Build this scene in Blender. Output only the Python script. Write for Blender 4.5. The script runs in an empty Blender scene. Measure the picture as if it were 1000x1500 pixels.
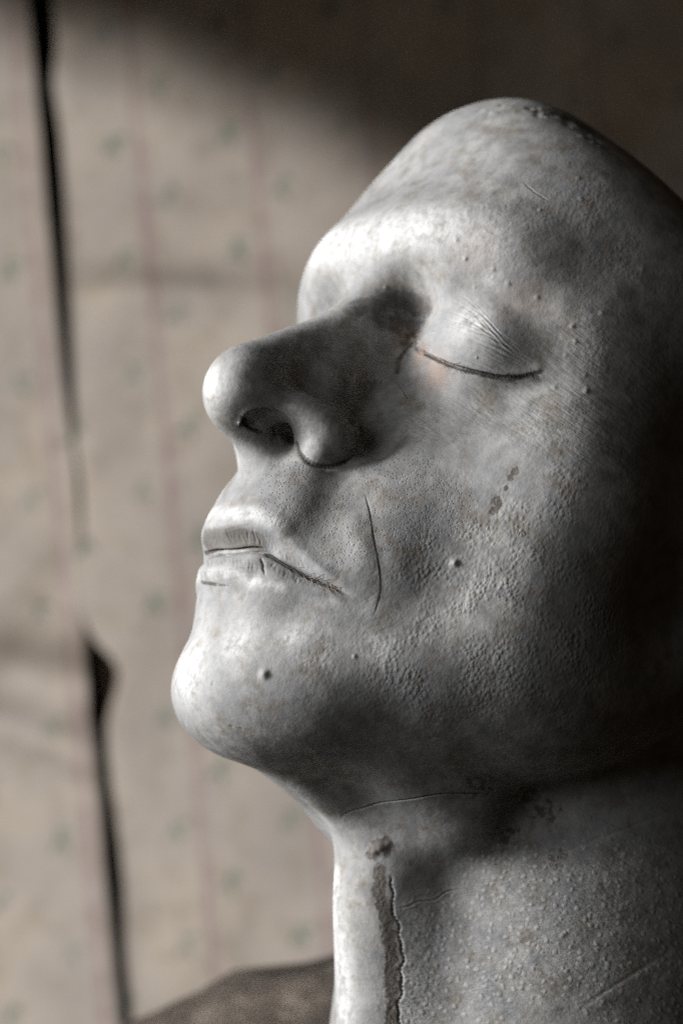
import bpy, math, random
import numpy as np
from mathutils import Vector, Matrix

# ---------------------------------------------------------------- camera, world, lamps, exposure
MM = 0.001
scene = bpy.context.scene
COL = scene.collection
# attitude of the tilted-back head relative to the viewer (head frame, mm: x = forward, y = the head's left, z = up; nasion at 0)
YAW, PITCH, ROLL = (math.radians(a) for a in (57.0, 20.9, 21.3))
DIST, PXMM, HC = 650.0, 5.896, np.array([-20.0, 0.0, -50.0])
_ca, _sa, _cp, _sp, _cr, _sr = (f(a) for a in (YAW, PITCH, ROLL) for f in (math.cos, math.sin))
_r = np.array([-_sa, _ca, 0.0]); _v = np.array([_ca * _cp, _sa * _cp, -_sp]); _u = np.cross(_v, _r)
RHC = np.array([[_cr, _sr, 0], [-_sr, _cr, 0], [0, 0, 1]]) @ np.array([_r, _u, _v])   # head -> camera axes
CAM_H = HC + RHC.T @ np.array([-1.09, 0.51, DIST])                                     # camera in the head frame
LEAN = math.radians(5.2)                                                               # the photographer's tilt
# world: camera at (0,0,1.3) looking along +Y, Z up
_cl, _sl = math.cos(LEAN), math.sin(LEAN)
RCW = np.array([[_cl, _sl, 0], [0, 0, -1], [-_sl, _cl, 0]])                              # camera axes -> world
RHW = RCW @ RHC
CAM_W = np.array([0.0, 0.0, 1.3])
def h2w(p):
    return (np.asarray(p, float) - CAM_H) @ RHW.T * MM + CAM_W
def c2w(x, y, z):
    """a direction given as right / up / towards the viewer, in world axes"""
    return Vector(RCW @ np.array([x, y, z], float))

cam = bpy.data.cameras.new('camera'); camo = bpy.data.objects.new('camera', cam); COL.objects.link(camo)
camo.matrix_world = Matrix(((RCW[0, 0], RCW[0, 1], RCW[0, 2], CAM_W[0]), (RCW[1, 0], RCW[1, 1], RCW[1, 2], CAM_W[1]),
                            (RCW[2, 0], RCW[2, 1], RCW[2, 2], CAM_W[2]), (0, 0, 0, 1)))
cam.sensor_fit = 'VERTICAL'; cam.sensor_height = 36.0
cam.lens = 36.0 * DIST * PXMM / 1500.0
cam.clip_start = 0.02; cam.clip_end = 50
cam.dof.use_dof = True
cam.dof.focus_distance = 0.612
cam.dof.aperture_fstop = 10.0
scene.camera = camo
scene.cycles.use_denoising = False            # keep the grain of a dim interior
scene.render.resolution_x, scene.render.resolution_y = 682, 1024

world = bpy.data.worlds.new('World'); scene.world = world; world.use_nodes = True
bg = world.node_tree.nodes['Background']
bg.inputs['Color'].default_value = (0.52, 0.37, 0.22, 1); bg.inputs['Strength'].default_value = 0.022

def lamp(name, kind, loc, target, energy, color, **kw):
    d = bpy.data.lights.new(name, kind); o = bpy.data.objects.new(name, d); COL.objects.link(o)
    d.energy = energy; d.color = color
    for k, val in kw.items():
        setattr(d, k, val)
    o.location = loc
    o.rotation_euler = (Vector(target) - Vector(loc)).to_track_quat('-Z', 'Y').to_euler()
    return o
FACE = Vector(h2w((-15, 15, -50)))
def from_face(x, y, z, dist):
    d = c2w(x, y, z).normalized()
    return FACE + d * dist
# daylight from a window to the left of the cast
lamp('window_light', 'AREA', from_face(-1.0, 0.28, 0.02, 0.95), FACE, 1.55, (0.97, 0.98, 1.0), shape='RECTANGLE', size=0.40, size_y=0.45, spread=math.radians(32))
# added fill on the near side of the face, weaker and broader
lamp('face_fill', 'AREA', from_face(-0.85, 0.28, 0.55, 1.0), FACE, 0.36, (0.92, 0.96, 1.0), shape='RECTANGLE', size=0.70, size_y=0.60, spread=math.radians(45))
# daylight on the wall behind: an added spot, cut off by its cone edge
lamp('window_light_on_wall', 'SPOT', (-0.55, -0.05, 1.06), (-0.43, 1.30, 0.905), 84.0, (1.0, 0.96, 0.92), spot_size=math.radians(58), spot_blend=0.09, shadow_soft_size=0.02)
# added dim brown fill for the upper wall, from no known source
lamp('upper_wall_fill', 'AREA', (0.50, 0.45, 1.95), (0.08, 1.30, 1.48), 0.07, (1.0, 0.80, 0.58), shape='SQUARE', size=0.3, spread=math.radians(70))

scene.view_settings.view_transform = 'Standard'; scene.view_settings.look = 'None'
scene.view_settings.exposure = 0.0; scene.view_settings.gamma = 1.0
scene.view_settings.use_curve_mapping = False

# ---------------------------------------------------------------- the cast: a distance field on a grid, then a mesh
VOX = 1.0
GX0, GX1, GY0, GY1, GZ0, GZ1 = -150, 40, -84, 84, -235, 125
gx = np.arange(GX0, GX1 + VOX, VOX, dtype=np.float32); gy = np.arange(GY0, GY1 + VOX, VOX, dtype=np.float32)
gz = np.arange(GZ0, GZ1 + VOX, VOX, dtype=np.float32)
F = np.full((len(gx), len(gy), len(gz)), 60.0, np.float32)

def sub_grid(lo, hi):
    s = []
    for g, a, b in zip((gx, gy, gz), lo, hi):
        i = max(0, int(np.searchsorted(g, a)) - 1); j = min(len(g), int(np.searchsorted(g, b)) + 1)
        s.append(slice(i, max(i + 1, j)))
    return tuple(s), gx[s[0]][:, None, None], gy[s[1]][None, :, None], gz[s[2]][None, None, :]
def smin(a, b, k):
    h = np.maximum(k - np.abs(a - b), 0) / k
    return np.minimum(a, b) - h * h * k * 0.25
def euler(rx, ry, rz):
    return np.array(Matrix.Rotation(math.radians(rz), 3, 'Z') @ Matrix.Rotation(math.radians(ry), 3, 'Y') @ Matrix.Rotation(math.radians(rx), 3, 'X'))
class Ell:
    def __init__(s, c, r, rot=(0, 0, 0)):
        s.c, s.r = np.array(c, float), np.array(r, float); s.m = euler(*rot).T if any(rot) else None
        m = max(r) if any(rot) else s.r
        s.lo, s.hi = s.c - m, s.c + m
    def __call__(s, x, y, z):
        x, y, z = x - s.c[0], y - s.c[1], z - s.c[2]
        if s.m is not None:
            m = s.m.astype(np.float32)
            x, y, z = (m[i, 0] * x + m[i, 1] * y + m[i, 2] * z for i in range(3))
        r = s.r.astype(np.float32)
        k0 = np.sqrt((x / r[0]) ** 2 + (y / r[1]) ** 2 + (z / r[2]) ** 2)
        k1 = np.sqrt((x / r[0] ** 2) ** 2 + (y / r[1] ** 2) ** 2 + (z / r[2] ** 2) ** 2) + 1e-6
        return k0 * (k0 - 1) / k1
class Tube:
    """chain of round cones; each point (x, y, z, radius)"""
    def __init__(s, *pts):
        p = np.array(pts, float)
        if len(p) > 2:                                   # round the chain off at its joints
            q = np.vstack([2 * p[0] - p[1], p, 2 * p[-1] - p[-2]]); u = np.linspace(0, 1, 5, endpoint=False)[:, None]
            p = np.vstack([0.5 * (2 * b + (c - a) * u + (2 * a - 5 * b + 4 * c - d) * u ** 2 + (3 * b - a - 3 * c + d) * u ** 3)
                           for a, b, c, d in zip(q, q[1:], q[2:], q[3:])] + [p[-1:]])
        s.p = p
        s.lo = (s.p[:, :3] - s.p[:, 3:]).min(0); s.hi = (s.p[:, :3] + s.p[:, 3:]).max(0)
    def __call__(s, x, y, z):
        out = None
        for a, b in zip(s.p[:-1], s.p[1:]):
            d = (b - a)[:3].astype(np.float32); L = float(d @ d)
            px, py, pz = x - np.float32(a[0]), y - np.float32(a[1]), z - np.float32(a[2])
            h = np.clip((px * d[0] + py * d[1] + pz * d[2]) / L, 0, 1)
            v = np.sqrt((px - h * d[0]) ** 2 + (py - h * d[1]) ** 2 + (pz - h * d[2]) ** 2) - (np.float32(a[3]) + h * np.float32(b[3] - a[3]))
            out = v if out is None else np.minimum(out, v)
        return out
def _apply(p, k, sign, both):
    m = 1.6 * k + 2.0 * VOX + 3.0
    for sy in ((1, -1) if both else (1,)):
        lo, hi = p.lo - m, p.hi + m
        if sy < 0:
            lo, hi = lo.copy(), hi.copy(); lo[1], hi[1] = -hi[1], -lo[1]
        s, x, y, z = sub_grid(lo, hi)
        d = p(x, y * sy, z)
        F[s] = smin(F[s], d, k) if sign > 0 else -smin(-F[s], d, k)
def add(p, k=5.0, both=False): _apply(p, k, 1, both)
def cut(p, k=5.0, both=False): _apply(p, k, -1, both)

# skull, cheeks, jaw
add(Ell((-80, 0, 25), (85, 70, 67)), 1)
add(Ell((-27, 0, 64), (20, 26, 11), (0, 24, 0)), 12)
add(Ell((-54, 0, -45), (48, 60, 64)), 18)
add(Ell((-24, 0, -70), (28, 37, 36)), 14)
add(Ell((-48, 44, -36), (20, 24, 20)), 12, True)      # cheekbone
add(Ell((-54, 44, -64), (24, 21, 28)), 12, True)      # cheek flesh
add(Ell((-54, 40, -79), (22, 18, 14)), 12, True)
add(Tube((-45, 46, -32, 12), (-85, 60, -26, 10)), 18, True)
add(Tube((-16, 0, -101, 11), (-20, 12, -100, 11.5), (-33, 25, -94, 12), (-72, 47, -77, 14), (-94, 54, -52, 13), (-94, 60, -25, 10)), 18, True)
add(Ell((-11.5, 0, -103.5), (12, 22, 10.5)), 10)
add(Ell((-25, 26, -90), (9, 11, 11)), 8, True)
add(Ell((-20, 17, -100), (10.5, 14, 11)), 10, True)
add(Ell((-37, 29, -88), (15, 17, 15)), 10, True)        # jowl
add(Tube((-17, 0, -104, 8.5), (-36, 0, -111, 7.5), (-58, 0, -117, 8)), 8)             # keel under the chin
add(Tube((-27, 13, -98, 10), (-46, 18, -102, 10.5), (-68, 22, -106, 12)), 9, True)
# neck
add(Tube((-110, 0, -60, 54), (-158, 0, -170, 66), (-206, 0, -270, 76)), 7)
add(Tube((-67, 0, -121, 13.5), (-90.5, 0, -165, 13), (-140, 0, -240, 18)), 14)
cut(Tube((-56, -30, -124, 5), (-50, 0, -128, 5), (-56, 30, -124, 5), (-80, 52, -112, 6)), 12)
# brow
add(Tube((-6, 5, 14, 9), (-7.8, 20, 17, 10.2), (-18, 36, 14, 10), (-34, 46, 4, 8)), 10, True)
cut(Ell((4, 0, -1), (5, 14, 6)), 8)
def soften(sigma):
    """blur the field so that joints between the masses disappear"""
    global F
    r = max(1, int(2.5 * sigma / VOX)); w = np.exp(-0.5 * (np.arange(-r, r + 1) * VOX / sigma) ** 2); w = (w / w.sum()).astype(np.float32)
    for ax in range(3):
        G = np.zeros_like(F)
        for o, k in zip(range(-r, r + 1), w):
            n = F.shape[ax]; i = np.clip(np.arange(n) + o, 0, n - 1)
            G += k * np.take(F, i, axis=ax)
        F = G
cut(Ell((9, 0, 41), (9, 46, 10), (0, -14, 0)), 12)
soften(3.0)
cut(Ell((2.5, 18, -3.5), (15, 9.5, 11), (0, 0, 25)), 7, True)
add(Ell((-23.5, 31, -7.5), (15, 16.5, 14.5), (0, 0, 14)), 6, True)
cut(Tube((-5, 19, -17, 2.5), (-8, 27, -23, 2.5)), 9, True)
add(Ell((-47, 46, -2), (18, 15, 24)), 14, True)                # outer rim of the orbit
# nose
add(Tube((-9, 0, 6, 7), (2.3, 0, -11.5, 6.5), (12.7, 0, -24, 7), (20.3, 0, -34.5, 8.5)), 7)
add(Tube((-8, 3, -6, 6), (3, 4.5, -30, 7.5)), 8, True)
add(Ell((20.5, 0, -39.5), (9.5, 9.5, 9)), 5)
add(Tube((17, 6.5, -40, 3.4), (13, 9.3, -39.5, 4.0), (8, 12, -39.5, 5.0), (2.2, 13.5, -41, 6.9), (1, 13, -43.8, 6.1)), 4, True)
add(Tube((22, 0, -44.5, 4), (10, 0, -47.5, 5)), 4)
cut(Tube((6, 17.5, -31, 2.8), (-2, 20.5, -34, 3), (-6, 22, -40, 2.5)), 6, True)
# muzzle under the nose
add(Ell((1.5, 0, -62), (9.5, 18, 14.5)), 9)
add(Ell((-2, 0, -82), (7, 15, 8)), 9)
# the cast is broken off across the top of the head
class Plane:
    def __init__(s, p, n, lo, hi):
        s.p, s.n = p, np.array(n, float) / np.linalg.norm(n); s.lo, s.hi = np.array(lo, float), np.array(hi, float)
    def __call__(s, x, y, z):
        return -((x - s.p[0]) * s.n[0] + (y - s.p[1]) * s.n[1] + (z - s.p[2]) * s.n[2])
cut(Plane((-43, 0, 88), (-0.3, 0.6, 1), (-150, -20, 30), (40, 84, 125)), 22, True)
soften(0.8)

def surface_nets():
    inside = F < 0
    n = np.array(F.shape) - 1
    corners = [(i, j, k) for i in (0, 1) for j in (0, 1) for k in (0, 1)]
    cnt = np.zeros(tuple(n), np.int8)
    for i, j, k in corners:
        cnt += inside[i:i + n[0], j:j + n[1], k:k + n[2]]
    act = np.argwhere((cnt > 0) & (cnt < 8))
    idx = np.full(tuple(n), -1, np.int32); idx[tuple(act.T)] = np.arange(len(act))
    vals = np.stack([F[act[:, 0] + i, act[:, 1] + j, act[:, 2] + k] for i, j, k in corners], 1)
    acc = np.zeros((len(act), 3)); num = np.zeros(len(act))
    for a in range(8):
        for b in range(a + 1, 8):
            ca, cb = np.array(corners[a]), np.array(corners[b])
            if np.abs(ca - cb).sum() != 1:
                continue
            va, vb = vals[:, a], vals[:, b]
            m = (va < 0) != (vb < 0)
            t = np.where(m, va / np.where(m, va - vb, 1), 0)
            acc += np.where(m[:, None], ca + t[:, None] * (cb - ca), 0); num += m
    v = act + acc / num[:, None]
    quads = []
    for ax in range(3):
        o = [1, 1, 1]; o[ax] = 0
        sl0 = [slice(1, n[d]) for d in range(3)]; sl0[ax] = slice(0, n[ax])
        sl1 = list(sl0); sl1[ax] = slice(1, n[ax] + 1)
        a, b = inside[tuple(sl0)], inside[tuple(sl1)]
        for flip, m in ((False, a & ~b), (True, ~a & b)):
            e = np.argwhere(m) + np.array(o)
            u, w = (ax + 1) % 3, (ax + 2) % 3
            q = []
            for du, dw in ((-1, -1), (0, -1), (0, 0), (-1, 0)):
                c = e.copy(); c[:, u] += du; c[:, w] += dw
                q.append(idx[tuple(c.T)])
            q = np.stack(q, 1)
            quads.append(q[:, ::-1] if flip else q)
    return v * VOX + np.array([GX0, GY0, GZ0]), np.concatenate(quads)
def sample(G, p):
    g = (p - np.array([GX0, GY0, GZ0])) / VOX
    g = np.clip(g, 0, np.array(G.shape) - 1.001); i = g.astype(int); f = g - i
    out = 0
    for a in (0, 1):
        for b in (0, 1):
            for c in (0, 1):
                w = (f[:, 0] if a else 1 - f[:, 0]) * (f[:, 1] if b else 1 - f[:, 1]) * (f[:, 2] if c else 1 - f[:, 2])
                out = out + w * G[i[:, 0] + a, i[:, 1] + b, i[:, 2] + c]
    return out
V, Q = surface_nets()
for _ in range(2):                       # pull the vertices onto the exact surface
    e = 0.7 * VOX
    gr = np.stack([sample(F, V + np.eye(3)[i] * e) - sample(F, V - np.eye(3)[i] * e) for i in range(3)], 1) / (2 * e)
    V = V - gr * (sample(F, V) / np.maximum((gr ** 2).sum(1), 0.2))[:, None]
def mesh_from(name, v, q, extra=()):
    me = bpy.data.meshes.new(name)
    flat = np.concatenate([q.ravel()] + [np.array(e) for e in extra]).astype(np.int32)
    tot = np.concatenate([np.full(len(q), 4)] + [np.array([len(e) for e in extra], int)]).astype(np.int32)
    me.vertices.add(len(v)); me.vertices.foreach_set('co', np.ascontiguousarray(v, np.float32).ravel())
    me.loops.add(len(flat)); me.loops.foreach_set('vertex_index', flat)
    me.polygons.add(len(tot)); me.polygons.foreach_set('loop_start', np.r_[0, np.cumsum(tot)[:-1]].astype(np.int32))
    me.polygons.foreach_set('use_smooth', np.ones(len(tot), bool))
    me.update(calc_edges=True)
    return me

# ---------------------------------------------------------------- finer mesh, then sculpting strokes laid on the surface
def catmull_clark(v, q):
    e = np.stack([q, np.roll(q, -1, 1)], 2); e.sort(axis=2)
    key = e[..., 0].astype(np.int64) * len(v) + e[..., 1]
    uk, inv = np.unique(key, return_inverse=True); inv = inv.reshape(q.shape)
    a, b = uk // len(v), uk % len(v)
    fp = v[q].mean(1); em = (v[a] + v[b]) / 2
    cnt = np.bincount(inv.ravel(), minlength=len(uk))
    es = np.stack([np.bincount(inv.ravel(), np.repeat(fp[:, k], 4), len(uk)) for k in range(3)], 1) / cnt[:, None]
    ep = np.where((cnt == 2)[:, None], (em + es) / 2, em)
    val = np.bincount(q.ravel(), minlength=len(v))
    fa = np.stack([np.bincount(q.ravel(), np.repeat(fp[:, k], 4), len(v)) for k in range(3)], 1) / val[:, None]
    ne = np.bincount(np.r_[a, b], minlength=len(v))
    ea = np.stack([np.bincount(np.r_[a, b], np.r_[em[:, k], em[:, k]], len(v)) for k in range(3)], 1) / ne[:, None]
    vp = np.where((ne == val)[:, None], (fa + 2 * ea + (val[:, None] - 3) * v) / val[:, None], v)
    c = np.arange(len(q)) + len(v) + len(uk); m = inv + len(v)
    return np.vstack([vp, ep, fp]), np.concatenate([np.stack([q[:, i], m[:, i], c, m[:, (i + 3) % 4]], 1) for i in range(4)])
V, Q = catmull_clark(V, Q)
EXTRA = []                              # the few faces with more than four corners, where a fine patch meets the coarse mesh
def normals(v, q):
    n = np.zeros_like(v)
    if EXTRA:
        q = np.vstack([q] + [np.array([[e[0], e[1], e[2], e[3]] for e in EXTRA]), np.array([[e[-1], e[0], e[1], e[2]] for e in EXTRA])])
    fn = np.cross(v[q[:, 2]] - v[q[:, 0]], v[q[:, 3]] - v[q[:, 1]])
    for i in range(4):
        for a in range(3):
            n[:, a] += np.bincount(q[:, i], fn[:, a], len(v))
    return n / np.maximum(np.linalg.norm(n, axis=1), 1e-9)[:, None]
N = normals(V, Q)
def refine(mark):
    """split the marked quads in four; their unmarked neighbours take the new corners into their outline"""
    global V, Q, N, EXTRA
    e = np.stack([Q, np.roll(Q, -1, 1)], 2); e.sort(axis=2)
    key = e[..., 0].astype(np.int64) * len(V) + e[..., 1]
    uk = np.unique(key[mark])
    a, b = uk // len(V), uk % len(V)
    n0 = len(V)
    pos = np.searchsorted(uk, key); pos[pos == len(uk)] = 0
    split = uk[pos] == key
    mid = np.where(split, pos + n0, -1)
    q = Q[mark]; m = mid[mark]; c = np.arange(len(q)) + n0 + len(uk)
    fine = np.concatenate([np.stack([q[:, i], m[:, i], c, m[:, (i + 3) % 4]], 1) for i in range(4)])
    V = np.vstack([V, (V[a] + V[b]) / 2, V[q].mean(1)])
    part = ~mark & split.any(1)
    new = []
    for f, mm in zip(Q[part], mid[part]):
        o = []
        for i in range(4):
            o.append(int(f[i]))
            if mm[i] >= 0:
                o.append(int(mm[i]))
        new.append(o)
    ek = dict(zip(uk.tolist(), range(n0, n0 + len(uk))))
    old = []
    for f in EXTRA:
        o = []
        for i, p in enumerate(f):
            r = f[(i + 1) % len(f)]; o.append(p)
            k = ek.get(min(p, r) * n0 + max(p, r))
            if k is not None:
                o.append(k)
        old.append(o)
    EXTRA = old + new
    Q = np.vstack([Q[~mark & ~part], fine])
    N = normals(V, Q)
def near_curves(cs, R):
    """faces within R of any of the given point rows"""
    c = V[Q[:, 0]]; out = np.zeros(len(Q), bool)
    for k in cs:
        k = curve(k, 1.2); box = np.nonzero(np.all((c > k.min(0) - R) & (c < k.max(0) + R), axis=1) & ~out)[0]
        d = np.full(len(box), 1e9)
        for p in k:
            d = np.minimum(d, ((c[box] - p) ** 2).sum(1))
        out[box[d < R * R]] = True
    return out

ZO = None
def resort():
    """keep the vertices ordered by height so that a patch can be found quickly"""
    global ZO, ZS
    ZO = np.argsort(V[:, 2]); ZS = V[ZO, 2]
def zone(lo, hi, slack=4.0):
    a, b = np.searchsorted(ZS, [lo[2] - slack, hi[2] + slack]); k = ZO[a:b]; v = V[k]
    return k[np.all((v > lo) & (v < hi), axis=1)]
def skin(x, y):
    """like on(), but on the skin as sculpted so far"""
    p = on(x, y); k = zone(p - 9, p + 9)
    d = RHC.T @ np.array([(x - 500) / PXMM, (750 - y) / PXMM, -DIST]); d /= np.linalg.norm(d)
    w = V[k] - CAM_H; t = w @ d; off = np.linalg.norm(w - t[:, None] * d, axis=1)
    m = off < .5
    return V[k[m][np.argmin(t[m])]] if m.any() else V[k[np.argmin(off)]]
def on(x, y):
    """the point of the cast met by the sight line through x, y of the photograph (1000 x 1500)"""
    d = RHC.T @ np.array([(x - 500) / PXMM, (750 - y) / PXMM, -DIST]); d /= np.linalg.norm(d)
    t = np.arange(500, 800, 0.4)
    f = sample(F, CAM_H + d * t[:, None])
    hit = np.argmax(f < 0) if (f < 0).any() else int(np.argmin(f))
    return CAM_H + d * t[hit]
def curve(pts, step=0.7):
    """smooth resampled polyline through 3D points"""
    p = np.array(pts, float)
    if len(p) > 2:
        q = np.vstack([2 * p[0] - p[1], p, 2 * p[-1] - p[-2]]); out = []
        for i in range(1, len(q) - 2):
            u = np.linspace(0, 1, 12, endpoint=False)[:, None]
            a, b, c, d = q[i - 1:i + 3]
            out.append(0.5 * (2 * b + (c - a) * u + (2 * a - 5 * b + 4 * c - d) * u ** 2 + (3 * b - a - 3 * c + d) * u ** 3))
        p = np.vstack(out + [p[-1:]])
    s = np.r_[0, np.cumsum(np.linalg.norm(np.diff(p, axis=0), axis=1))]
    g = np.linspace(0, s[-1], max(3, int(s[-1] / step) + 1))
    return np.stack([np.interp(g, s, p[:, i]) for i in range(3)], 1)
def nearest(c, R):
    """vertices within R of a curve: index, signed offset across it (positive = the side left of its run), run 0..1"""
    ids = zone(c.min(0) - R, c.max(0) + R)
    best = np.full(len(ids), 1e9); arg = np.zeros(len(ids), int)
    for i, p in enumerate(c):
        d = ((V[ids] - p) ** 2).sum(1); m = d < best
        best[m] = d[m]; arg[m] = i
    k = best < R * R
    ids, arg = ids[k], arg[k]
    T = np.gradient(c, axis=0); T /= np.linalg.norm(T, axis=1)[:, None] + 1e-9
    t = T[arg]; w = V[ids] - c[arg]
    side = np.cross(N[ids], t); side /= np.linalg.norm(side, axis=1)[:, None] + 1e-9
    al = (w * t).sum(1)
    over = np.where(arg == 0, -al, np.where(arg == len(c) - 1, al, 0))      # how far past an end
    return ids, (w * side).sum(1), (arg + np.clip(al / 0.7, -.5, .5)) / (len(c) - 1), np.sqrt(best[k]), np.maximum(over, 0)
def ease(x):
    x = np.clip(x, 0, 1); return x * x * (3 - 2 * x)
def table(x, xs, ys):
    """smooth lookup: linear table softened by averaging"""
    w = (xs[-1] - xs[0]) * np.clip(.012 + .05 * np.abs(x), .012, .045)      # crisp at the line, soft away from it
    return sum(np.interp(x + o * w, xs, ys) for o in (-1.5, -.5, .5, 1.5)) / 4
def push(pts, R, prof, sym=False, along=None, end=None):
    c = np.array(pts, float)
    if sym:                                     # run from one side over the middle to the other
        c[0, 1] = 0.0; c = np.vstack([(c * [1, -1, 1])[:0:-1], c])
    c = curve(c)
    ids, s, t, d, over = nearest(c, R)
    if sym:
        t = np.abs(t - .5) * 2
    fall = ease((R - d) / (0.3 * R))
    amt = prof(s, t) * fall * np.exp(-(over / (end or 0.35 * R)) ** 2)
    V[ids] += (N[ids] if along is None else np.array(along)) * amt[:, None]
def both(pts):
    return [[p[0], -p[1], p[2]] for p in pts][::-1]
def dab(p, r, h, rx=1.0):
    """raise (or sink) a soft round spot"""
    p = np.array(p, float); k = zone(p - r * 2.6, p + r * 2.6); d = np.linalg.norm(V[k] - p, axis=1)
    V[k] += N[k] * (h * np.exp(-(d / r) ** 2 * 1.2))[:, None]
resort()
P = lambda *a: [on(*p) for p in a]

# the lines that get drawn (authored over the photograph, then laid on the cast itself)
rnd = random.Random(7)
nl = P((528, 700), (540, 750), (551, 810), (557, 860), (551, 890), (538, 915))
lip = P((338, 808), (380, 806), (412, 822), (450, 843), (490, 862))
lid = P((600, 500), (622, 517), (655, 533), (690, 543), (735, 553), (765, 552), (790, 545))
rim = P((352, 618), (360, 602), (385, 595), (415, 603), (432, 622), (437, 648))
throat_crack = P((498, 1200), (508, 1190), (540, 1180), (590, 1172), (640, 1164), (690, 1162), (738, 1160))
neck_crack = P((573, 1290), (576, 1318), (574, 1335), (583, 1352), (586, 1380), (591, 1402), (587, 1425), (589, 1450), (583, 1475), (586, 1499))
neck_tear = P((577, 1331), (596, 1328), (612, 1321), (636, 1318), (655, 1306), (684, 1302))
neck_fold = [P((820, 1500), (860, 1470), (905, 1440), (960, 1405), (1000, 1380)), P((800, 1262), (850, 1238), (920, 1212), (1000, 1182))]
brow_scratch = P((766, 268), (785, 284), (806, 297)); cheek_scratch = P((582, 560), (592, 575), (600, 588)); fine_scratch = P((745, 606), (762, 607))
lid_lines = []
for i in range(44):                                             # creases of the lid skin, fanning from the outer corner
    f = i / 43
    x0, y0 = 632 + 16 * rnd.random() + 36 * max(0, .45 - f) , 428 + 96 * f + rnd.uniform(-4, 4)
    x3, y3 = 772 + rnd.uniform(-26, 14) - 46 * abs(f - .5), 545 - 34 * (1 - f) + rnd.uniform(-5, 3)
    cut0 = rnd.uniform(0, .6); bow = 14 * (1 - f) + 3
    q = [(x0 + (x3 - x0) * t + 2 * math.sin(7 * t + i), y0 + (y3 - y0) * t - bow * math.sin(math.pi * t)) for t in np.linspace(cut0, 1, 6)]
    lid_lines.append((P(*q), rnd.uniform(.02, .085), rnd.uniform(.16, .26)))
lip_lines = []
for i in range(64):                                             # creases across the lips
    t = (i + rnd.random() * .8) / 64
    cx, cy = np.interp(t, (0, .25, .5, .75, 1), (300, 345, 392, 440, 490)), np.interp(t, (0, .25, .5, .75, 1), (811, 808, 811, 838, 862))
    if i % 2:
        L = np.interp(t, (0, .4, .6, 1), (38, 36, 24, 12)) * rnd.uniform(.5, 1.1); q = [(cx, cy - 7), (cx + rnd.uniform(-3, 6) - L * .1, cy - L * .5), (cx - L * .25 + rnd.uniform(-3, 3), cy - L)]
    else:
        L = np.interp(t, (0, .4, .6, 1), (26, 32, 24, 12)) * rnd.uniform(.4, 1.1); q = [(cx, cy + 7), (cx + rnd.uniform(-3, 3), cy + L * .5), (cx + rnd.uniform(-4, 4), cy + L)]
    lip_lines.append((q, rnd.uniform(.03, .10) if i % 2 and t < .5 else rnd.uniform(.02, .06), rnd.uniform(.2, .36)))
alar = P((436, 648), (440, 664), (455, 678), (480, 684), (505, 676), (522, 650), (526, 625), (515, 595))
slit = P((354, 610), (362, 622), (374, 630), (388, 634))
sharp = [alar, slit, nl, lip, lid, rim, throat_crack, neck_crack, neck_tear, brow_scratch, cheek_scratch, fine_scratch] + neck_fold
rings = [P(*[(x + 6 * math.cos(a), y + 6 * math.sin(a)) for a in np.linspace(0, 6.3, 9)]) for x, y in ((388, 988), (666, 825), (519, 962))]
fine = rings + [l for l, _, _ in lid_lines] + [P(*l) for l, _, _ in lip_lines]
refine(near_curves(sharp + fine, 3.5)); refine(near_curves(sharp + fine, 1.5))
resort()
# broad forms
push(nl, 14, lambda s, t: np.sin(np.pi * np.clip(t * 1.05, 0, 1)) * (.55 * np.exp(-((s + 4.5) / 3.5) ** 2) - .30 * np.exp(-((s - .4) / 1.8) ** 2) + .25 * np.exp(-((s - 6) / 4) ** 2)) * (.4 + .6 * t), end=4)
# mouth
hU = lambda t: np.interp(t, (0, .12, .28, .6, .85, 1), (5.6, 6.2, 6.6, 4.2, 2.6, 2))
hL = lambda t: np.interp(t, (0, .3, .6, .85, 1), (6.0, 5.6, 4.4, 3, 2))
def lips(s, t):
    a = np.where(s > 0, s / hU(t), -s / hL(t))
    up = table(a, (0, .05, .16, .5, .88, 1.0, 1.25, 1.8, 3), (-4.2, -3.0, -1.9, -.5, 1.6, 1.9, 1.5, .5, 0)) * np.interp(t, (0, .38, .5, .9, 1), (1, .9, .6, .4, .2))
    lo = table(a, (0, .05, .14, .4, .8, .95, 1.2, 1.5, 2.0, 3), (-4.2, -1.8, -.2, .9, 2.2, 2.0, -.1, -.9, -.8, 0)) * np.interp(t, (0, .3, .5, .9, 1), (1, .85, .45, .3, .2))
    return np.where(s > 0, up, lo)
push(lip, 15, lips, sym=True, end=3)
N = normals(V, Q)
# closed lids
push(lid, 6, lambda s, t: np.where(s > 0, .55 * np.exp(-((s - 1.0) / 1.3) ** 2), .12 * np.exp(-((s + 1.2) / 1) ** 2)) * np.sin(np.pi * np.clip(t, .08, .9)) - 1.2 * np.exp(-(s / .42) ** 2) * ease(t * 5) * ease((1 - t) * 5), end=1)
push(both(lid), 6, lambda s, t: np.where(s < 0, 0, .5 * np.exp(-((s - 1.0) / 1.3) ** 2)) - .9 * np.exp(-(s / .45) ** 2), end=1)
# nasolabial crease
push(nl, 3, lambda s, t: (np.where(s < 0, .08 * np.exp(-(s / 1.5) ** 2), 0) - (.11 + .05 * np.sin(31 * t)) * np.exp(-((s - .15 + .12 * np.sin(17 * t)) / .24) ** 2)) * ease(t * 3) * ease((1 - t) * 4), end=1)
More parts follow.
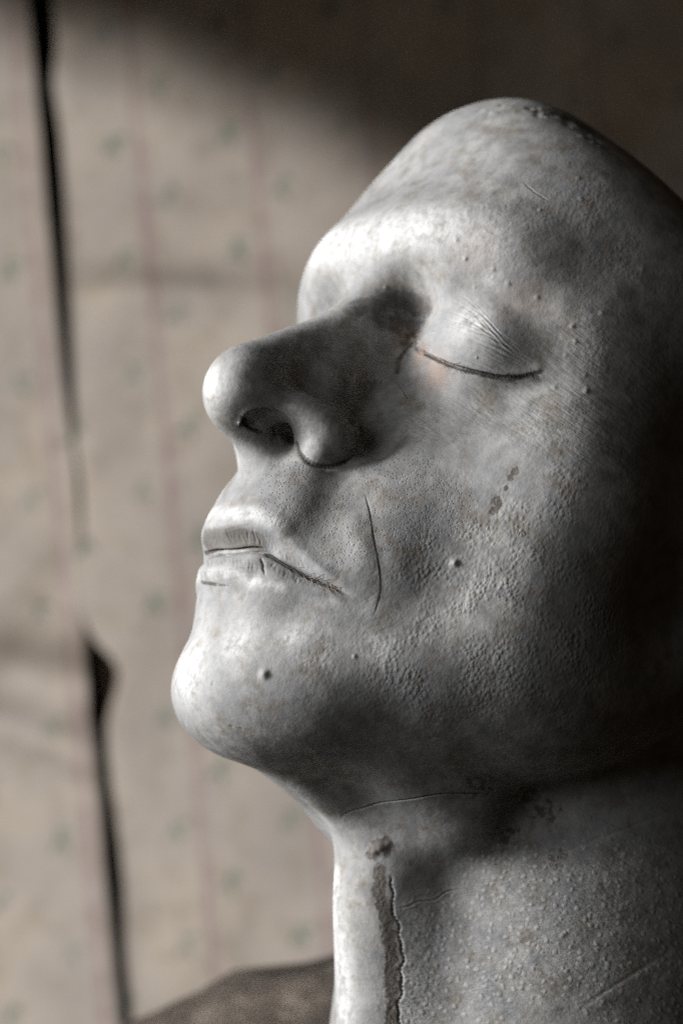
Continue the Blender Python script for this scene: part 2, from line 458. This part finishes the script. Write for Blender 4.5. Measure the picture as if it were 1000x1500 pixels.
# nostril
_d = -N[np.argmin(((V - on(400, 622)) ** 2).sum(1))]
push(rim, 8, lambda s, t: -np.where(s < 0, -1.7 * ease(-s / .35) * np.exp(-(s / 4.5) ** 4), .35 * np.exp(-(s / .8) ** 2)), end=1, along=_d)
N = normals(V, Q)
def groove(pts, depth, width, lip_h=0.0):
    push(pts, max(1.2, width * 3.5), lambda s, t: (-depth * np.exp(-(s / width) ** 2) + lip_h * np.exp(-((np.abs(s) - 2 * width) / width) ** 2)) * ease(t * 4) * ease((1 - t) * 4), end=.4)
for l, d, w in lid_lines:
    groove(l, d, w, d * .3)
for l, d, w in lip_lines:
    groove([skin(*q) for q in l], d, w, d * .4)
push(alar, 4, lambda s, t: -.9 * np.exp(-(s / .7) ** 2) * ease(t * 4) * ease((1 - t) * 2.5), end=1)
groove(slit, 1.3, .45); dab(on(424, 640), 1.5, -1.6)
seam = [skin(x, y) for x, y in ((299, 812), (320, 809), (345, 808), (370, 806), (392, 812))]
groove(seam, 1.4, .38)
groove([skin(x, y) for x, y in ((386, 809), (412, 822), (450, 843), (486, 860))], .7, .32)
groove([skin(x, y) for x, y in ((380, 813), (386, 823), (384, 833), (387, 845))], .3, .3)
for pts, d, w in ((((608, 528), (625, 556), (660, 580), (715, 592)), .30, 1.6), (((598, 540), (606, 570), (630, 605)), .28, 1.3), (((640, 532), (680, 560), (740, 572), (800, 566)), .22, 1.1), (((646, 434), (690, 420), (745, 440), (790, 492)), .35, 2.4)):
    push([skin(*q) for q in pts], w * 3, lambda s, t: -d * np.exp(-(s / w) ** 2) * np.sin(np.pi * np.clip(t, 0, 1)), end=2)
for i in range(26):                                             # ragged skin at the inner corner of the eye
    x, y = 600 + rnd.gauss(0, 10), 495 + rnd.gauss(0, 13); a = rnd.gauss(.6, .5); L = rnd.uniform(6, 14)
    groove([skin(x, y), skin(x + L * .5 * math.cos(a), y + L * .5 * math.sin(a) + rnd.uniform(-2, 2)), skin(x + L * math.cos(a), y + L * math.sin(a))], rnd.uniform(.1, .35), rnd.uniform(.25, .5), .12)
groove([skin(601, 500), skin(589, 517), skin(584, 532), skin(582, 552)], .45, .6, .1)
groove(throat_crack, .45, .22); groove(neck_tear, .12, .25, .06); groove(brow_scratch, .15, .22, .04); groove(cheek_scratch, .25, .2, .1); groove(fine_scratch, .15, .2)
push(neck_crack, 5, lambda s, t: np.where(s < 0, -.07 * np.exp(-(s / 3) ** 4), 0) - (.24 + .12 * np.sin(37 * t) * np.sin(11 * t)) * np.exp(-((s + .25 * np.sin(53 * t)) / .34) ** 2), end=1)
for f in neck_fold:
    push(f, 5, lambda s, t: (-.10 * np.exp(-(s / .5) ** 2) + .08 * np.exp(-((s + 1.6) / 1.6) ** 2)) * ease(t * 2.5) * ease((1 - t) * 2.5), end=2)
N = normals(V, Q)
# moles and beads of plaster left by bubbles in the mould
SPOTS = [(388, 988, 1.2, .8), (666, 825, 1.0, .7), (519, 962, .55, .6), (858, 573, .6, .9), (838, 478, .5, .6), (842, 500, .45, .5), (420, 935, .4, .4), (414, 748, .5, .5),
         (856, 550, .45, .5), (812, 568, .6, .5), (846, 262, .5, .5), (850, 292, .5, .5), (668, 352, .5, .4), (786, 436, .6, .5), (744, 416, .6, .5), (722, 395, .5, .4), (828, 520, .4, .5),
         (600, 300, .4, .3), (880, 460, .5, .5), (940, 395, .5, .5), (690, 235, .35, .3), (312, 1002, .4, -.5), (632, 1080, .5, -.4), (557, 1240, 1.6, .8), (548, 1248, 1.0, .7), (568, 1236, .8, .6)]
for x, y, r, h in SPOTS:
    dab(on(x, y), r, h * (1 if r > .8 else .6))
for i in range(12):
    dab(on(rnd.uniform(560, 900), rnd.uniform(250, 560)), rnd.uniform(.25, .45), rnd.uniform(.15, .45))
for i in range(60):                                             # the broken upper edge of the cast
    f = rnd.random(); x = 690 + 190 * f; y = float(np.interp(x, (690, 745, 795, 835, 880), (160, 156, 162, 178, 212))) + rnd.uniform(-3, 10)
    dab(on(x, y), rnd.uniform(.5, 1.2), rnd.uniform(-.35, .3))
for i in range(8):
    dab(on(rnd.uniform(300, 800), rnd.uniform(900, 1080)), rnd.uniform(.25, .5), rnd.uniform(-.4, .35))
N = normals(V, Q)

# ---------------------------------------------------------------- plaster: where pores, leathery skin, stains, bare patches, painted highlights and shade sit
def spots(*items):
    """soft union of round patches (x, y of the photograph, radius in mm)"""
    out = np.zeros(len(V), np.float32)
    for x, y, r in items:
        p = on(x, y); k = zone(p - 3 * r, p + 3 * r)
        out[k] = np.maximum(out[k], np.exp(-((V[k] - p) ** 2).sum(1) / (r * r)))
    return out
def band(pts, r):
    c = curve(pts, 1.0); out = np.zeros(len(V), np.float32)
    k = zone(c.min(0) - 3 * r - 3, c.max(0) + 3 * r + 3)
    d = np.full(len(k), 1e9)
    for p in c:
        d = np.minimum(d, ((V[k] - p) ** 2).sum(1))
    out[k] = np.exp(-d / (r * r)); return out
pore = spots((420, 700, 8), (470, 740, 9), (560, 690, 8), (600, 700, 9), (580, 770, 9), (640, 740, 10), (500, 800, 7), (410, 740, 6))
leather = spots((640, 830, 10), (700, 780, 10), (700, 880, 14), (800, 800, 14), (640, 960, 11), (760, 980, 16), (850, 900, 18)) + .35 * spots((840, 640, 14), (900, 500, 14), (850, 300, 16), (930, 380, 20), (740, 320, 12), (590, 1010, 10), (480, 960, 10))
neckm = spots((700, 1420, 18), (800, 1380, 18), (640, 1350, 10), (900, 1330, 20), (750, 1300, 14), (960, 1450, 22), (620, 1460, 12)) * (V[:, 2] < -100)
streak = spots((880, 620, 16), (830, 600, 12), (780, 610, 10), (860, 520, 12), (700, 600, 9), (620, 620, 8), (940, 560, 16))
brown = np.maximum.reduce([band(P((800, 163), (835, 176), (862, 192)), 2.2), spots((754, 690, 1.3), (748, 700, 1.1), (728, 735, 1.6), (722, 748, 1.4), (740, 715, .9)),
                           band(P((556, 1275), (556, 1310), (566, 1350), (572, 1400), (574, 1450), (574, 1500)), 1.9),
                           spots((560, 1240, 3.0), (545, 1250, 2.0)), .55 * spots((770, 1165, 6.0), (800, 1190, 6), (810, 1260, 5), (740, 1222, 6), (700, 1150, 6))])
grime_shade = np.maximum.reduce([band(P((440, 842), (465, 850), (490, 862)), 1.0), band(P((603, 503), (588, 520), (583, 545)), 1.0) * .7, band(P((530, 452), (580, 443), (622, 452)), 6.0) * .75, band(P((560, 470), (600, 478)), 5.0) * .7, band(P((296, 852), (312, 856), (335, 858)), .7),
                           band(lid[1:], 1.0), spots((600, 492, 3), (592, 505, 2)) * .75, band(seam, .9), band(nl, .3) * .6, band(lip, .6), band(throat_crack, .35), band(neck_crack, .45), band(brow_scratch, .3), spots((424, 641, 1.8)), band(slit, .6), band(alar[:5], .8)])  # grime in cracks, plus shade painted into seam, nostril, lid line and eye hollow
pink = np.maximum(spots((640, 545, 4.5), (615, 520, 3), (600, 495, 3)) * .8, spots((700, 365, 6), (770, 440, 6)) * .3)
white = np.maximum.reduce([band(P((470, 360), (560, 345), (650, 330), (715, 350)), 7), spots((690, 470, 6), (720, 405, 3), (555, 950, 5), (310, 560, 5), (275, 980, 9), (350, 940, 6), (430, 930, 4)), band([skin(x, y) for x, y in ((300, 752), (340, 752), (370, 752), (405, 768), (440, 800))], 1.9), band([skin(x, y) for x, y in ((286, 843), (330, 843), (370, 850), (410, 862))], 1.5), band([skin(x, y) for x, y in ((425, 600), (448, 625), (450, 655))], 2.2), band(P((520, 800), (548, 850), (540, 890)), 2.5) * .8, band(P((490, 1290), (500, 1400), (505, 1500)), 5), band(P((605, 1330), (600, 1420), (605, 1500)), 4)])  # worn white patches, with highlights painted in on brow, lid, nose, lips, chin
flow = V @ np.stack([RHC.T @ np.array([.82, -.57, 0]) * .14, RHC.T @ np.array([.57, .82, 0]), RHC[2] * .3], 1)   # along / across the fine creases of the temple
lipdark = band([skin(302, 788), skin(340, 784), skin(374, 792)], 2.6) + band([skin(302, 800), skin(340, 798), skin(378, 803)], 2.2) * (V[:, 0] > -2)  # dirt on the upper lip, with the shade of its underside painted in

me = mesh_from('plaster_head_cast', h2w(V), Q, EXTRA)
head = bpy.data.objects.new('plaster_head_cast', me); COL.objects.link(head)
def attr(name, a):
    a = np.asarray(a, np.float32)
    if a.ndim == 1:
        me.attributes.new(name, 'FLOAT', 'POINT').data.foreach_set('value', np.ascontiguousarray(a))
    else:
        me.attributes.new(name, 'FLOAT_VECTOR', 'POINT').data.foreach_set('vector', np.ascontiguousarray(a).ravel())
for n_, a_ in (('pore', pore), ('leather', leather), ('neck', neckm), ('streak', streak), ('brown', brown), ('grime_shade', grime_shade), ('pink', pink), ('white', white), ('lipdark', lipdark), ('flow', flow), ('hpos', V)):
    attr(n_, a_)
head['label'] = 'grey white plaster cast of a head and neck, tilted back with eyes closed'
head['category'] = 'sculpture'

class Mat:
    """small helper to write node trees in a line each"""
    def __init__(s, name):
        s.m = bpy.data.materials.new(name); s.m.use_nodes = True; s.t = s.m.node_tree; s.b = s.t.nodes['Principled BSDF']
    def put(s, sock, v):
        if hasattr(v, 'is_output'):
            s.t.links.new(v, sock)
        else:
            sock.default_value = v
    def node(s, kind, ins=(), out=0, **kw):
        n = s.t.nodes.new(kind)
        for k, v in kw.items():
            setattr(n, k, v)
        for k, v in dict(ins).items():
            s.put(n.inputs[k], v)
        return n.outputs[out]
    def attr(s, name, vec=False):
        return s.node('ShaderNodeAttribute', attribute_name=name, out=1 if vec else 2)
    def math(s, op, a, b=0.0, c=0.0, clamp=False):
        return s.node('ShaderNodeMath', {0: a, 1: b, 2: c}, operation=op, use_clamp=clamp)
    def vmul(s, v, k):
        return s.node('ShaderNodeVectorMath', {0: v, 1: k}, operation='MULTIPLY')
    def vadd(s, v, k):
        return s.node('ShaderNodeVectorMath', {0: v, 1: k}, operation='ADD')
    def noise(s, v, scale, detail=2.0, rough=.5, out=0, dist=0.0):
        return s.node('ShaderNodeTexNoise', {'Vector': v, 'Scale': scale, 'Detail': detail, 'Roughness': rough, 'Distortion': dist}, out=out)
    def voro(s, v, scale, feature='F1', rand=1.0, out=0, **ins):
        return s.node('ShaderNodeTexVoronoi', {'Vector': v, 'Scale': scale, 'Randomness': rand, **ins}, feature=feature, out=out)
    def ramp(s, x, lo, hi, a=0.0, b=1.0):
        return s.node('ShaderNodeMapRange', {0: x, 1: lo, 2: hi, 3: a, 4: b}, interpolation_type='SMOOTHSTEP')
    def mix(s, f, a, b):
        n = s.t.nodes.new('ShaderNodeMix'); n.data_type = 'RGBA'
        s.put(n.inputs[0], f); s.put(n.inputs[6], a); s.put(n.inputs[7], b)
        return n.outputs[2]
    def bump(s, h, dist=MM, strength=1.0):
        return s.node('ShaderNodeBump', {'Height': h, 'Distance': dist, 'Strength': strength})
    def done(s, color, rough, normal=None, spec=.5):
        s.put(s.b.inputs['Base Color'], color); s.put(s.b.inputs['Roughness'], rough); s.b.inputs['Specular IOR Level'].default_value = spec
        if normal is not None:
            s.put(s.b.inputs['Normal'], normal)
        return s.m
k = Mat('aged_plaster')
pos = k.attr('hpos', True); fl = k.attr('flow', True)
aP, aL, aN, aS, aB, aG, aK, aW = (k.attr(n) for n in ('pore', 'leather', 'neck', 'streak', 'brown', 'grime_shade', 'pink', 'white'))
warp = k.vadd(pos, k.vmul(k.noise(pos, .4, 1, out=1), (1.2, 1.2, 1.2)))
n_big = k.noise(pos, .045, 4, .6); n_mid = k.noise(pos, .22, 5, .58); n_fine = k.noise(pos, 2.2, 3, .6); n_cl = k.noise(pos, .55, 4, .7)
# skin relief, heights in mm
cellv = k.vmul(k.vadd(pos, k.vmul(k.noise(pos, .5, 1, out=1), (.7, .7, .7))), (1.0, 1.0, .8))
cells = k.ramp(k.voro(cellv, 1.02, 'F1'), .0, .8, 1, 0)
pit_d = k.voro(k.vadd(pos, k.vmul(k.noise(pos, .5, 1, out=1), (.8, .8, .8))), 1.5, 'F1', .85)
pit = k.math('MULTIPLY', k.ramp(pit_d, .08, .38, 1, 0), k.math('MULTIPLY', k.ramp(aP, .25, .7), k.ramp(n_cl, .35, .6, .25, 1.0)))
bead = k.math('MULTIPLY', k.ramp(k.voro(k.vmul(warp, (1, 1, 1.1)), .5, 'F1', .6), .1, .45, 1, 0), k.ramp(aN, .2, .7))
st = k.noise(fl, 1.0, 3, .6)
weave = k.noise(k.vmul(pos, (.35, .35, 1.4)), 1.0, 3, .6)
h = k.math('MULTIPLY', cells, k.math('MULTIPLY_ADD', k.math('MULTIPLY', aL, k.ramp(k.noise(pos, .12, 2), .3, .7, .05, 1.25)), .15, .006))
h = k.math('MULTIPLY_ADD', n_fine, .05, h)
h = k.math('MULTIPLY_ADD', n_mid, .28, h)
h = k.math('MULTIPLY_ADD', pit, -.28, h)
h = k.math('MULTIPLY_ADD', bead, .10, h)
h = k.math('MULTIPLY_ADD', k.math('MULTIPLY', st, aS), .40, h)
h = k.math('MULTIPLY_ADD', k.math('MULTIPLY', weave, aN), .45, h)
h = k.math('MULTIPLY_ADD', k.math('MULTIPLY', k.ramp(n_cl, .4, .6), aB), -.12, h)
# colour: grey-white plaster, yellowed in places, brown where the skin of the plaster has come away
base = k.mix(k.ramp(n_big, .35, .65), (.28, .277, .272, 1), (.38, .365, .34, 1))
base = k.mix(k.ramp(n_mid, .35, .72), base, (.22, .218, .215, 1))
base = k.mix(k.math('MULTIPLY', k.ramp(k.noise(pos, .16, 6, .72), .47, .68), .72), base, (.175, .145, .11, 1))
speck = k.ramp(k.noise(pos, 1.3, 3, .7), .64, .74)
base = k.mix(k.math('MULTIPLY', speck, .5), base, (.09, .08, .07, 1))
scr = k.ramp(k.noise(k.vmul(warp, (.25, .25, 2.2)), .8, 2, .5), .62, .72)
base = k.mix(k.math('MULTIPLY', scr, .22), base, (.45, .44, .43, 1))
base = k.mix(k.math('MULTIPLY', aW, k.ramp(k.math('MULTIPLY_ADD', n_cl, .5, k.math('MULTIPLY', n_mid, .5)), .38, .58, .15, 1.0)), base, (.60, .59, .57, 1))
base = k.mix(k.math('MULTIPLY', aK, .7), base, (.40, .27, .20, 1))
base = k.mix(k.math('MULTIPLY', bead, .4), base, (.52, .51, .50, 1))
base = k.mix(k.math('MULTIPLY', pit, .32), base, (.05, .047, .044, 1))
base = k.mix(k.math('MULTIPLY', k.ramp(k.math('ADD', aB, k.math('MULTIPLY', k.math('SUBTRACT', n_cl, .5), 1.6)), .40, .60), .8), base, (.095, .075, .06, 1))
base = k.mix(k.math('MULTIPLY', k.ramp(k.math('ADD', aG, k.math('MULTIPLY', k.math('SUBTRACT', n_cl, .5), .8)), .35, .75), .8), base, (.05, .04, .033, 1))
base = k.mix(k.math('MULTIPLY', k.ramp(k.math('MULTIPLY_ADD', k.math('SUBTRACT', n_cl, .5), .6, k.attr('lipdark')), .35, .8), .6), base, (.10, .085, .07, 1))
rough = k.math('MULTIPLY_ADD', n_mid, .22, .58)
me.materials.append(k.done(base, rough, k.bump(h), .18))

# ---------------------------------------------------------------- residue left in the seams: real fibres, parts of the cast
def fibre_mesh(name, paths, radius, sides=5):
    vs, fs = [], []
    for p, r in zip(paths, radius):
        p = curve(p, .5); T = np.gradient(p, axis=0); T /= np.linalg.norm(T, axis=1)[:, None] + 1e-9
        a = np.cross(T, [.3, .5, .8]); a /= np.linalg.norm(a, axis=1)[:, None]; b = np.cross(T, a)
        o = len(vs); n = len(p)
        for i in range(n):
            rr = r * (1 - .75 * i / (n - 1))
            for j in range(sides):
                t = 2 * math.pi * j / sides
                vs.append(p[i] + rr * (a[i] * math.cos(t) + b[i] * math.sin(t)))
        for i in range(n - 1):
            for j in range(sides):
                fs.append((o + i * sides + j, o + i * sides + (j + 1) % sides, o + (i + 1) * sides + (j + 1) % sides, o + (i + 1) * sides + j))
    return mesh_from(name, h2w(np.array(vs)), np.array(fs))
def onV(x, y, lift=.1):
    """like on(), but on the finished skin of the cast"""
    return skin(x, y) + RHC[2] * lift
rf = random.Random(3)
paths, rad = [], []
for i in range(48):
    f = rf.random(); x = 640 + 145 * f; y = float(np.interp(x, (600, 655, 690, 735, 765, 790), (500, 533, 543, 553, 552, 545)))
    dx, dy = rf.uniform(-2, 9), rf.uniform(4, 14) * (1 if rf.random() < .88 else -.6)
    paths.append([onV(x, y, 0), onV(x + dx * .5, y + dy * .5, .22), onV(x + dx * 1.2, y + dy, .1)]); rad.append(rf.uniform(.045, .085))
lashes = bpy.data.objects.new('lashes', fibre_mesh('lashes', paths, rad)); COL.objects.link(lashes); lashes.parent = head
k = Mat('lash_residue'); lashes.data.materials.append(k.done((.05, .042, .035, 1), .7))
paths, rad = [], []
for i in range(26):
    f = rf.random() ** .7; x = 405 + 86 * f; y = float(np.interp(x, (380, 412, 450, 490), (806, 822, 843, 862))) + rf.uniform(-3, 3)
    a = rf.gauss(.5, .45); L = rf.uniform(6, 18)
    paths.append([onV(x, y, rf.uniform(-.2, .2)), onV(x + L * .5 * math.cos(a), y + L * .5 * math.sin(a), rf.uniform(.05, .25)), onV(x + L * math.cos(a), y + L * math.sin(a) + rf.uniform(-2, 2), rf.uniform(0, .3))]); rad.append(rf.uniform(.05, .12))
shreds = bpy.data.objects.new('mouth_residue', fibre_mesh('mouth_residue', paths, rad)); COL.objects.link(shreds); shreds.parent = head
k = Mat('mouth_residue'); shreds.data.materials.append(k.done((.34, .27, .21, 1), .8))
shreds['label'] = 'brown fibres caught between the lips'; lashes['label'] = 'dark lash fibres along the closed lid'

# ---------------------------------------------------------------- background: wall, two loose sheets of wallpaper, rough block under the neck
WALL_D = 1.30                                              # metres from the camera
def bgpt(x, y, d=WALL_D):
    """world point seen at x, y of the photograph, d metres away"""
    return CAM_W + RCW @ (np.array([(x - 500) / PXMM / DIST, (750 - y) / PXMM / DIST, -1.0]) * d)
def add_obj(name, v, q, mat, kind=None, label=None, cat=None, uv=None, group=None):
    m = mesh_from(name, np.array(v), np.array(q)); o = bpy.data.objects.new(name, m); COL.objects.link(o); m.materials.append(mat)
    if uv is not None:
        m.attributes.new('paper', 'FLOAT_VECTOR', 'POINT').data.foreach_set('vector', np.ascontiguousarray(uv, np.float32).ravel())
    if kind: o['kind'] = kind
    if label: o['label'] = label; o['category'] = cat
    if group: o['group'] = group
    return o
k = Mat('bare_wall')
gp = k.node('ShaderNodeTexCoord', out=3)
bare = k.done(k.mix(k.noise(gp, 30, 4), (.035, .03, .026, 1), (.07, .06, .05, 1)), .9, k.bump(k.noise(gp, 60, 4), .004))
yw = WALL_D + .035
add_obj('wall', [(-.9, yw, .5), (1.1, yw, .5), (1.1, yw, 2.2), (-.9, yw, 2.2)], [(0, 1, 2, 3)], bare, kind='structure')

k = Mat('wallpaper')
uv = k.attr('paper', True)                                 # millimetres across / up the sheet
sep = k.t.nodes.new('ShaderNodeSeparateXYZ'); k.t.links.new(uv, sep.inputs[0]); U, W = sep.outputs[0], sep.outputs[1]
S = 57.0
fu = k.math('FRACT', k.math('DIVIDE', U, S))
def line(x, c, w):
    return k.ramp(k.math('ABSOLUTE', k.math('SUBTRACT', x, c)), w * .5, w, 1, 0)
stripe = k.math('MAXIMUM', line(fu, .5, .055), k.math('MULTIPLY', line(fu, .60, .02), .6))
def motif(ou, ov, rot):
    lu = k.math('MULTIPLY', k.math('SUBTRACT', k.math('FRACT', k.math('ADD', k.math('DIVIDE', U, S), ou)), .5), S)
    lv = k.math('MULTIPLY', k.math('SUBTRACT', k.math('FRACT', k.math('ADD', k.math('DIVIDE', W, S), ov)), .5), S)
    m = None
    for dx, dy, a, b, ang in ((0, 0, 1.9, 6.2, rot), (4.0, 2.6, 1.6, 4.4, rot + 50), (-3.2, -3.0, 1.6, 4.2, rot - 55), (1.5, -5.6, 1.2, 3.2, rot + 20)):
        c, s = math.cos(math.radians(ang)), math.sin(math.radians(ang))
        x, y = k.math('SUBTRACT', lu, dx), k.math('SUBTRACT', lv, dy)
        p = k.math('DIVIDE', k.math('MULTIPLY_ADD', x, c, k.math('MULTIPLY', y, s)), a)
        q = k.math('DIVIDE', k.math('SUBTRACT', k.math('MULTIPLY', y, c), k.math('MULTIPLY', x, s)), b)
        d = k.ramp(k.math('ADD', k.math('MULTIPLY', p, p), k.math('MULTIPLY', q, q)), .6, 1.1, 1, 0)
        m = d if m is None else k.math('MAXIMUM', m, d)
    return m
leaf = k.math('MAXIMUM', motif(.22, .10, 25), motif(.80, .60, -30))
old = k.noise(uv, .018, 4, .6); spot = k.noise(uv, .06, 5, .65)
paper = k.mix(k.ramp(old, .35, .65), (.43, .385, .335, 1), (.37, .34, .315, 1))
paper = k.mix(k.math('MULTIPLY', k.ramp(spot, .45, .7), .6), paper, (.28, .24, .19, 1))
paper = k.mix(k.math('MULTIPLY', stripe, k.ramp(spot, .3, .6, .3, .75)), paper, (.27, .20, .205, 1))
paper = k.mix(k.math('MULTIPLY', leaf, k.ramp(spot, .35, .6, .2, .85)), paper, (.13, .18, .15, 1))
paper_mat = k.done(paper, .8, k.bump(k.noise(uv, .5, 3), .0004), .25)

def sheet(name, x0, x1, y0, y1, edge_l, edge_r, depth, relief, label):
    """a hanging sheet: rows of points between two uneven edges, each row bent by relief(x, y)"""
    ny, nx = 120, 50; v, uvs = [], []
    for j in range(ny):
        y = y0 + (y1 - y0) * j / (ny - 1)
        a, b = edge_l(y), edge_r(y)
        for i in range(nx):
            x = a + (b - a) * i / (nx - 1)
            d = depth(x, y) - relief(x, y)
            p = bgpt(x, y, d); v.append(p)
            f = bgpt(x, y, WALL_D); uvs.append((f[0] * 1000 + 226, f[2] * 1000 - 900, 0))
    q = [(j * nx + i, (j + 1) * nx + i, (j + 1) * nx + i + 1, j * nx + i + 1) for j in range(ny - 1) for i in range(nx - 1)]
    o = add_obj(name, v, q, paper_mat, label=label, cat='wallpaper', uv=np.array(uvs), group='wallpaper on the wall')
    s = o.modifiers.new('thickness', 'SOLIDIFY'); s.thickness = .0006; s.offset = -1
    return o
le = lambda y: float(np.interp(y, (-400, 0, 120, 300, 450, 600, 690, 800, 900, 940, 1050, 1110, 1250, 1400, 1500, 1900), (20, 40, 52, 68, 82, 98, 112, 121, 121, 124, 130, 141, 150, 165, 176, 215)))
re_ = lambda y: float(np.interp(y, (-400, 0, 60, 120, 200, 300, 450, 600, 690, 800, 900, 940, 1050, 1110, 1250, 1400, 1500, 1900), (46, 78, 84, 78, 90, 97, 104, 111, 110, 114, 114, 140, 157, 159, 170, 184, 195, 236)))
def fold(x, y):
    """left sheet: sags into a crease across its lower half and curls at its edge"""
    r = .006 * math.sin(x / 37 + y / 61) * math.exp(-((y - 900) / 260) ** 2) + .026 * math.exp(-((y - 985 - .18 * x) / 55) ** 2) - .012 * math.exp(-((y - 1065 - .3 * x) / 24) ** 2)
    r += .004 * math.sin(y / 210 + x / 90) + .003 * math.exp(-((le(y) - x) / 22) ** 2)
    return r
def buckle(x, y):
    return .004 * math.sin(x / 45 + y / 95) + .014 * math.exp(-((y - 420 - .05 * x) / 30) ** 2) * math.exp(-((x - 250) / 200) ** 2) + .008 * math.sin(y / 150 + 1 + x / 80) * math.exp(-x / 260) + .003 * math.sin(x / 120 + y / 400) + .006 * math.exp(-((y - 120 - .25 * (x - 75)) / 45) ** 2) * math.exp(-((x - 150) / 130) ** 2)
sheet('wallpaper_sheet', 0, 0, -400, 1900, lambda y: -500., le, lambda x, y: WALL_D, fold, 'narrow creased wallpaper sheet left of the dark vertical gap')
sheet('wallpaper_sheet', 0, 0, -400, 1900, re_, lambda y: 1700., lambda x, y: WALL_D + .006, buckle, 'wide wallpaper sheet with faded stripes and sprigs behind the head')

# the block the neck stands on: its rough top rises away from the viewer
k = Mat('rough_block')
gp = k.node('ShaderNodeTexCoord', out=3)
blk = k.mix(k.ramp(k.noise(gp, 90, 6, .7), .35, .7), (.07, .055, .043, 1), (.19, .155, .125, 1))
blk = k.mix(k.ramp(k.noise(gp, 400, 3, .6), .55, .75), blk, (.20, .17, .14, 1))
blk_mat = k.done(blk, .85, k.bump(k.noise(gp, 260, 5, .7), .003))
from mathutils import noise as mnoise
base_c = h2w((-140, 0, -225))
v, q = [], []; nu, nv = 90, 60
for j in range(nv):
    for i in range(nu):
        a, b = i / nu * 2 * math.pi, -math.pi / 2 + math.pi * j / (nv - 1)
        e = lambda c: math.copysign(abs(c) ** .30, c)
        p = Vector((.20 * e(math.cos(b)) * e(math.cos(a)), .15 * e(math.cos(b)) * e(math.sin(a)), .16 * e(math.sin(b))))
        p = p * (1 + .05 * mnoise.noise(p * 14) + .025 * mnoise.noise(p * 45))
        v.append(p)
for j in range(nv - 1):
    for i in range(nu):
        q.append((j * nu + i, j * nu + (i + 1) % nu, (j + 1) * nu + (i + 1) % nu, (j + 1) * nu + i))
rot = Matrix.Rotation(math.radians(-11), 3, 'Y') @ Matrix.Rotation(math.radians(14), 3, 'X')
ctr = Vector(bgpt(640, 1500, .80)) + Vector((0.052, 0, -.156))
add_obj('stone_block', [tuple(ctr + rot @ p) for p in v], q, blk_mat, label='dark brown rough block under the neck of the cast', cat='block')
